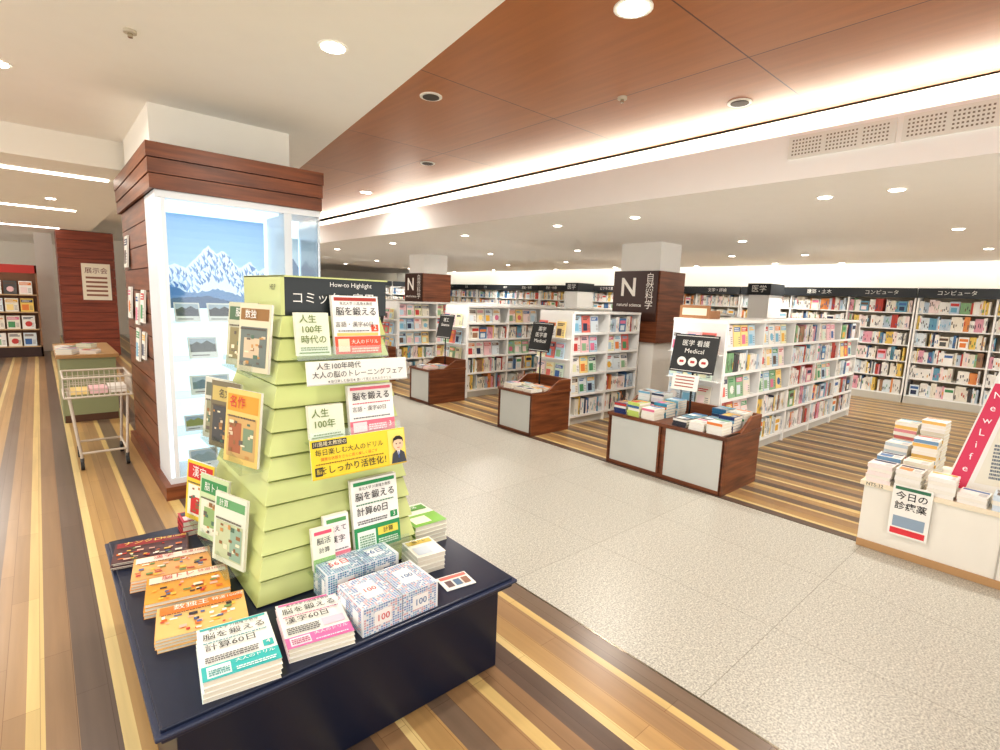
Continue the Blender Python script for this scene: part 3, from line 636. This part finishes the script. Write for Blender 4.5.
def lmag(y,z,w,h,base,rects,texts,out,ang=18,fine=None):
    a=math.radians(ang); U=V3((math.sin(a),-math.cos(a),0)); Nn=V3((-math.cos(a),-math.sin(a),0)); Vv=(V3((0,0,1))-Nn*.10).normalized()
    g=MB(); O=lq(y,z,out+w*math.sin(a)); Bk=-U.cross(Vv).normalized()*.010
    g.ob(O,U*w,Bk,Vv*h,(236,234,226)); g.rect(O,U,Vv,0,w,0,h,base,0)
    for i,(a0,a1,b0,b1,c) in enumerate(rects): g.rect(O,U,Vv,a0*w,a1*w,b0*h,b1*h,c,1+i*.4)
    rr=random.Random(int(y*999+z*77))
    for _ in range(16):
        x=rr.uniform(.08,.78); b_=rr.uniform(.08,.55); g.rect(O,U,Vv,x*w,(x+rr.uniform(.05,.14))*w,b_*h,(b_+rr.uniform(.02,.07))*h,rr.choice([(236,226,196),(150,110,70),(90,120,100),(200,150,90),(110,100,90),(220,200,170)]),1+len(rects)*.4+_*.1)
    fineprint(g,O,U,Vv,.08*w,.9*w,.62*h,.68*h,.010,(100,90,80),4.0,rr)
    g.build('magazine',e)
    for (t,a_,b,sz,c) in texts: text(t,O+U*(a_*w)+Vv*(b*h),U,Vv,sz,c,e,k=6)
RD=(206,52,48)
lmag(2.40,1.235,.19,.26,(204,204,178),[(.05,.95,.72,.93,(90,120,90)),(.1,.6,.1,.6,(150,140,100)),(.65,.95,.12,.6,(120,150,110))],[('脳活',.5,.83,.04,W_)],.02)
lmag(2.20,1.235,.19,.26,(222,212,184),[(.05,.95,.76,.93,(150,110,60)),(.08,.92,.08,.66,(116,126,120)),(.2,.7,.2,.5,(210,190,160))],[('数独',.4,.84,.036,W_)],.03)
lmag(2.60,.885,.20,.27,(210,210,196),[(.05,.95,.70,.92,(110,116,100)),(.1,.9,.08,.62,(150,150,120))],[],.02)
lmag(2.44,.885,.20,.28,(126,116,90),[(.05,.95,.70,.92,(200,180,110)),(.1,.9,.08,.62,(80,80,80))],[('名文',.5,.81,.04,BK)],.03)
lmag(2.19,.885,.21,.285,(232,200,120),[(.05,.95,.70,.93,(222,160,56)),(.08,.92,.08,.62,(206,170,110)),(.14,.50,.14,.55,(170,104,70)),(.56,.86,.2,.5,(130,150,120))],[('名作',.36,.82,.05,RD)],.03)
lmag(2.66,.50,.21,.27,(240,206,60),[(.05,.95,.70,.95,RD),(.08,.9,.08,.6,(250,240,220)),(.2,.7,.12,.4,RD)],[('漢字',.5,.82,.055,W_)],.03)
lmag(2.42,.50,.20,.27,(204,220,176),[(.05,.95,.72,.93,(70,150,90)),(.08,.9,.08,.62,(228,230,210)),(.2,.8,.2,.5,(150,180,120))],[('脳トレ',.5,.82,.04,W_)],.03)
lmag(2.17,.50,.20,.27,(224,230,212),[(.05,.95,.80,.93,(110,170,116)),(.08,.92,.08,.60,(196,206,168)),(.55,.9,.1,.56,(150,180,160))],[('計算',.32,.865,.030,W_)],.03)
g=MB()
for (ya,yb,zz,oo) in ((2.42,2.02,1.225,.09),(2.6,1.98,.875,.09),(2.64,1.98,.49,.09)):
    O=lq(ya,zz,oo); LU=V3((0,-1,0)); g.ob(O,LU*(ya-yb),V3((oo-.01,0,0)),V3((0,0,.004)),W_,'clear'); g.ob(O,LU*(ya-yb),V3((.004,0,0)),LV*.05,W_,'clear')
g.build('acrylic_holders_side',e)
TZ=.411; TE=(70,190,190); PK=(232,120,180)
stack('book_stack',.385,1.60,TZ,.205,.265,.065,-8,W_,[(0,1,0,.25,TE),(.04,.96,.94,.98,TE),(.06,.36,.03,.22,(236,246,246)),(.82,.96,.30,.42,TE)],4,TE,[('脳を鍛える',.5,.76,.036,BK),('計算60日',.42,.54,.036,BK),('4',.89,.36,.026,W_),('大人のドリル',.68,.18,.018,W_),('東北大学 川島隆太教授',.5,.885,.014,BK)],fine=((.06,.94,.64,.68,.008,(60,140,150)),(.06,.76,.28,.42,.010,GY),(.42,.94,.03,.12,.009,(225,245,245)),(.08,.34,.05,.20,.010,(110,170,170))))
stack('book_stack',.625,1.615,TZ,.205,.26,.045,-10,W_,[(0,1,0,.22,PK),(.04,.96,.94,.98,PK),(.06,.36,.03,.19,(250,235,245)),(.60,.95,.28,.44,(240,210,226))],3,PK,[('脳を鍛える',.5,.76,.036,BK),('漢字60日',.42,.54,.036,BK),('東北大学 川島隆太教授',.5,.885,.014,BK),('大人のドリル',.68,.15,.018,W_)],fine=((.06,.94,.64,.68,.008,(190,90,140)),(.06,.56,.26,.42,.010,GY),(.42,.94,.03,.09,.009,(255,235,245)),(.08,.34,.05,.17,.010,(190,120,150))))
def puzzle(x,y,h,b,a1,t,tc,seed):
    rr=random.Random(seed); R=[(.03,.97,.72,.97,a1)]
    for _ in range(34):
        a0=rr.uniform(.03,.86); b0=rr.uniform(.03,.60); R.append((a0,a0+rr.uniform(.03,.10),b0,b0+rr.uniform(.03,.09),rr.choice([(230,120,40),(240,200,80),(200,60,50),(250,240,220),(120,150,90),(90,110,160),(240,190,170),(255,250,240),(60,50,50)])))
    stack('magazine_stack',x,y,TZ,.265,.19,h,-10,b,R,4,None,[(t,.38,.845,.036,tc),('特選100問',.80,.845,.022,tc)],fine=((.05,.95,.66,.72,.009,(120,70,40)),))
puzzle(.345,1.87,.045,(240,196,124),(236,130,46),'数独王',W_,1); puzzle(.345,2.09,.055,(238,170,62),(250,240,220),'脳トレ',RD,2)
puzzle(.33,2.31,.045,(238,180,116),(248,240,226),'漢字',(200,60,60),3); puzzle(.29,2.54,.03,(90,56,60),(150,40,50),'ナンクロ',(250,230,120),4)
stack('red_pocket_book',.47,2.70,TZ,.09,.13,.07,0,(190,40,50),[(.1,.9,.6,.9,(60,40,60)),(.1,.5,.1,.5,(240,200,200))],3,(150,30,40))
def boxset(name,x0,x1,y0,y1,h,dot,lab):
    g=MB(); g.box(x0,x1,y0,y1,TZ,TZ+h,(236,240,245),'satin')
    for (O,U,V,w,hh) in (((x0,y0,TZ),V3((1,0,0)),V3((0,0,1)),x1-x0,h),((x0,y0,TZ+h),V3((1,0,0)),V3((0,1,0)),x1-x0,y1-y0),((x0,y1,TZ),V3((0,-1,0)),V3((0,0,1)),y1-y0,h)):
        s_=.009
        for i in range(int(w/s_)-1):
            for j in range(int(hh/s_)):
                if random.random()<.85: g.rect(O,U,V,(i+.5)*s_,(i+1.25)*s_,(j+.2)*s_,(j+.85)*s_,random.choice(dot),0)
        for q in (.02,.52): g.rect(O,U,V,w*(q+.12),w*(q+.34),hh*.25,hh*.78,(250,250,250),1)
        g.rect(O,U,V,w*.495,w*.505,0,hh,(150,160,170),1)
    ob=g.build(name,origin=((x0+x1)/2,(y0+y1)/2,TZ))
    w=x1-x0
    for q,cc in ((.25,(214,60,70)),(.75,(60,110,170))):
        text(lab,(x0+w*q,y0,TZ+h*.5),(1,0,0),(0,0,1),h*.34,cc,ob,k=3); text(lab,(x0+w*q,(y0+y1)/2,TZ+h),(1,0,0),(0,1,0),h*.34,cc,ob,k=3)
boxset('patterned_paper_box',.715,1.01,1.715,1.84,.12,[(90,150,190),(120,180,200),(70,120,170)],'56日')
boxset('patterned_paper_box',.735,1.035,1.475,1.67,.10,[(150,185,215),(130,155,205),(220,170,180)],'100')
stack('book_stack',1.16,1.765,TZ,.13,.155,.08,-6,(238,238,228),[(.06,.94,.7,.92,(214,190,90)),(.1,.6,.1,.55,(200,210,220))],4,None,[('脳トレ',.5,.8,.022,BK)])
stack('book_stack',1.295,2.02,TZ,.17,.24,.10,-2,(236,240,226),[(.0,1,.0,.5,(130,190,70)),(.06,.94,.7,.92,(90,160,60)),(.1,.6,.1,.4,(240,240,220))],5,(150,190,110),[('脳活',.5,.8,.03,W_)])
stack('price_card',1.19,1.57,TZ,.13,.10,.004,-8,W_,[(.05,.95,.72,.93,(226,120,110)),(.12,.34,.15,.6,(110,90,90)),(.4,.62,.15,.6,(90,120,150)),(.68,.9,.15,.6,(150,110,90))],1)

# ---------------------------------------------------------------- camera
cd=bpy.data.cameras.new('camera'); cam=bpy.data.objects.new('camera',cd); S.collection.objects.link(cam)
d2=V3((.7526,.0690,-.6548)).normalized(); d1=V3((-.6568,.1336,-.7421)); d1=(d1-d2*d1.dot(d2)).normalized(); up=d2.cross(d1)
M=Matrix(((d2.x,d2.y,d2.z,0),(d1.x,d1.y,d1.z,0),(up.x,up.y,up.z,1.55),(0,0,0,1)))
cam.matrix_world=M; cd.sensor_width=36; cd.lens=18.79; cd.clip_start=.05; S.camera=cam
w=bpy.data.worlds.new('world'); S.world=w; w.use_nodes=True
w.node_tree.nodes['Background'].inputs[0].default_value=(1,.975,.935,1); w.node_tree.nodes['Background'].inputs[1].default_value=1.5
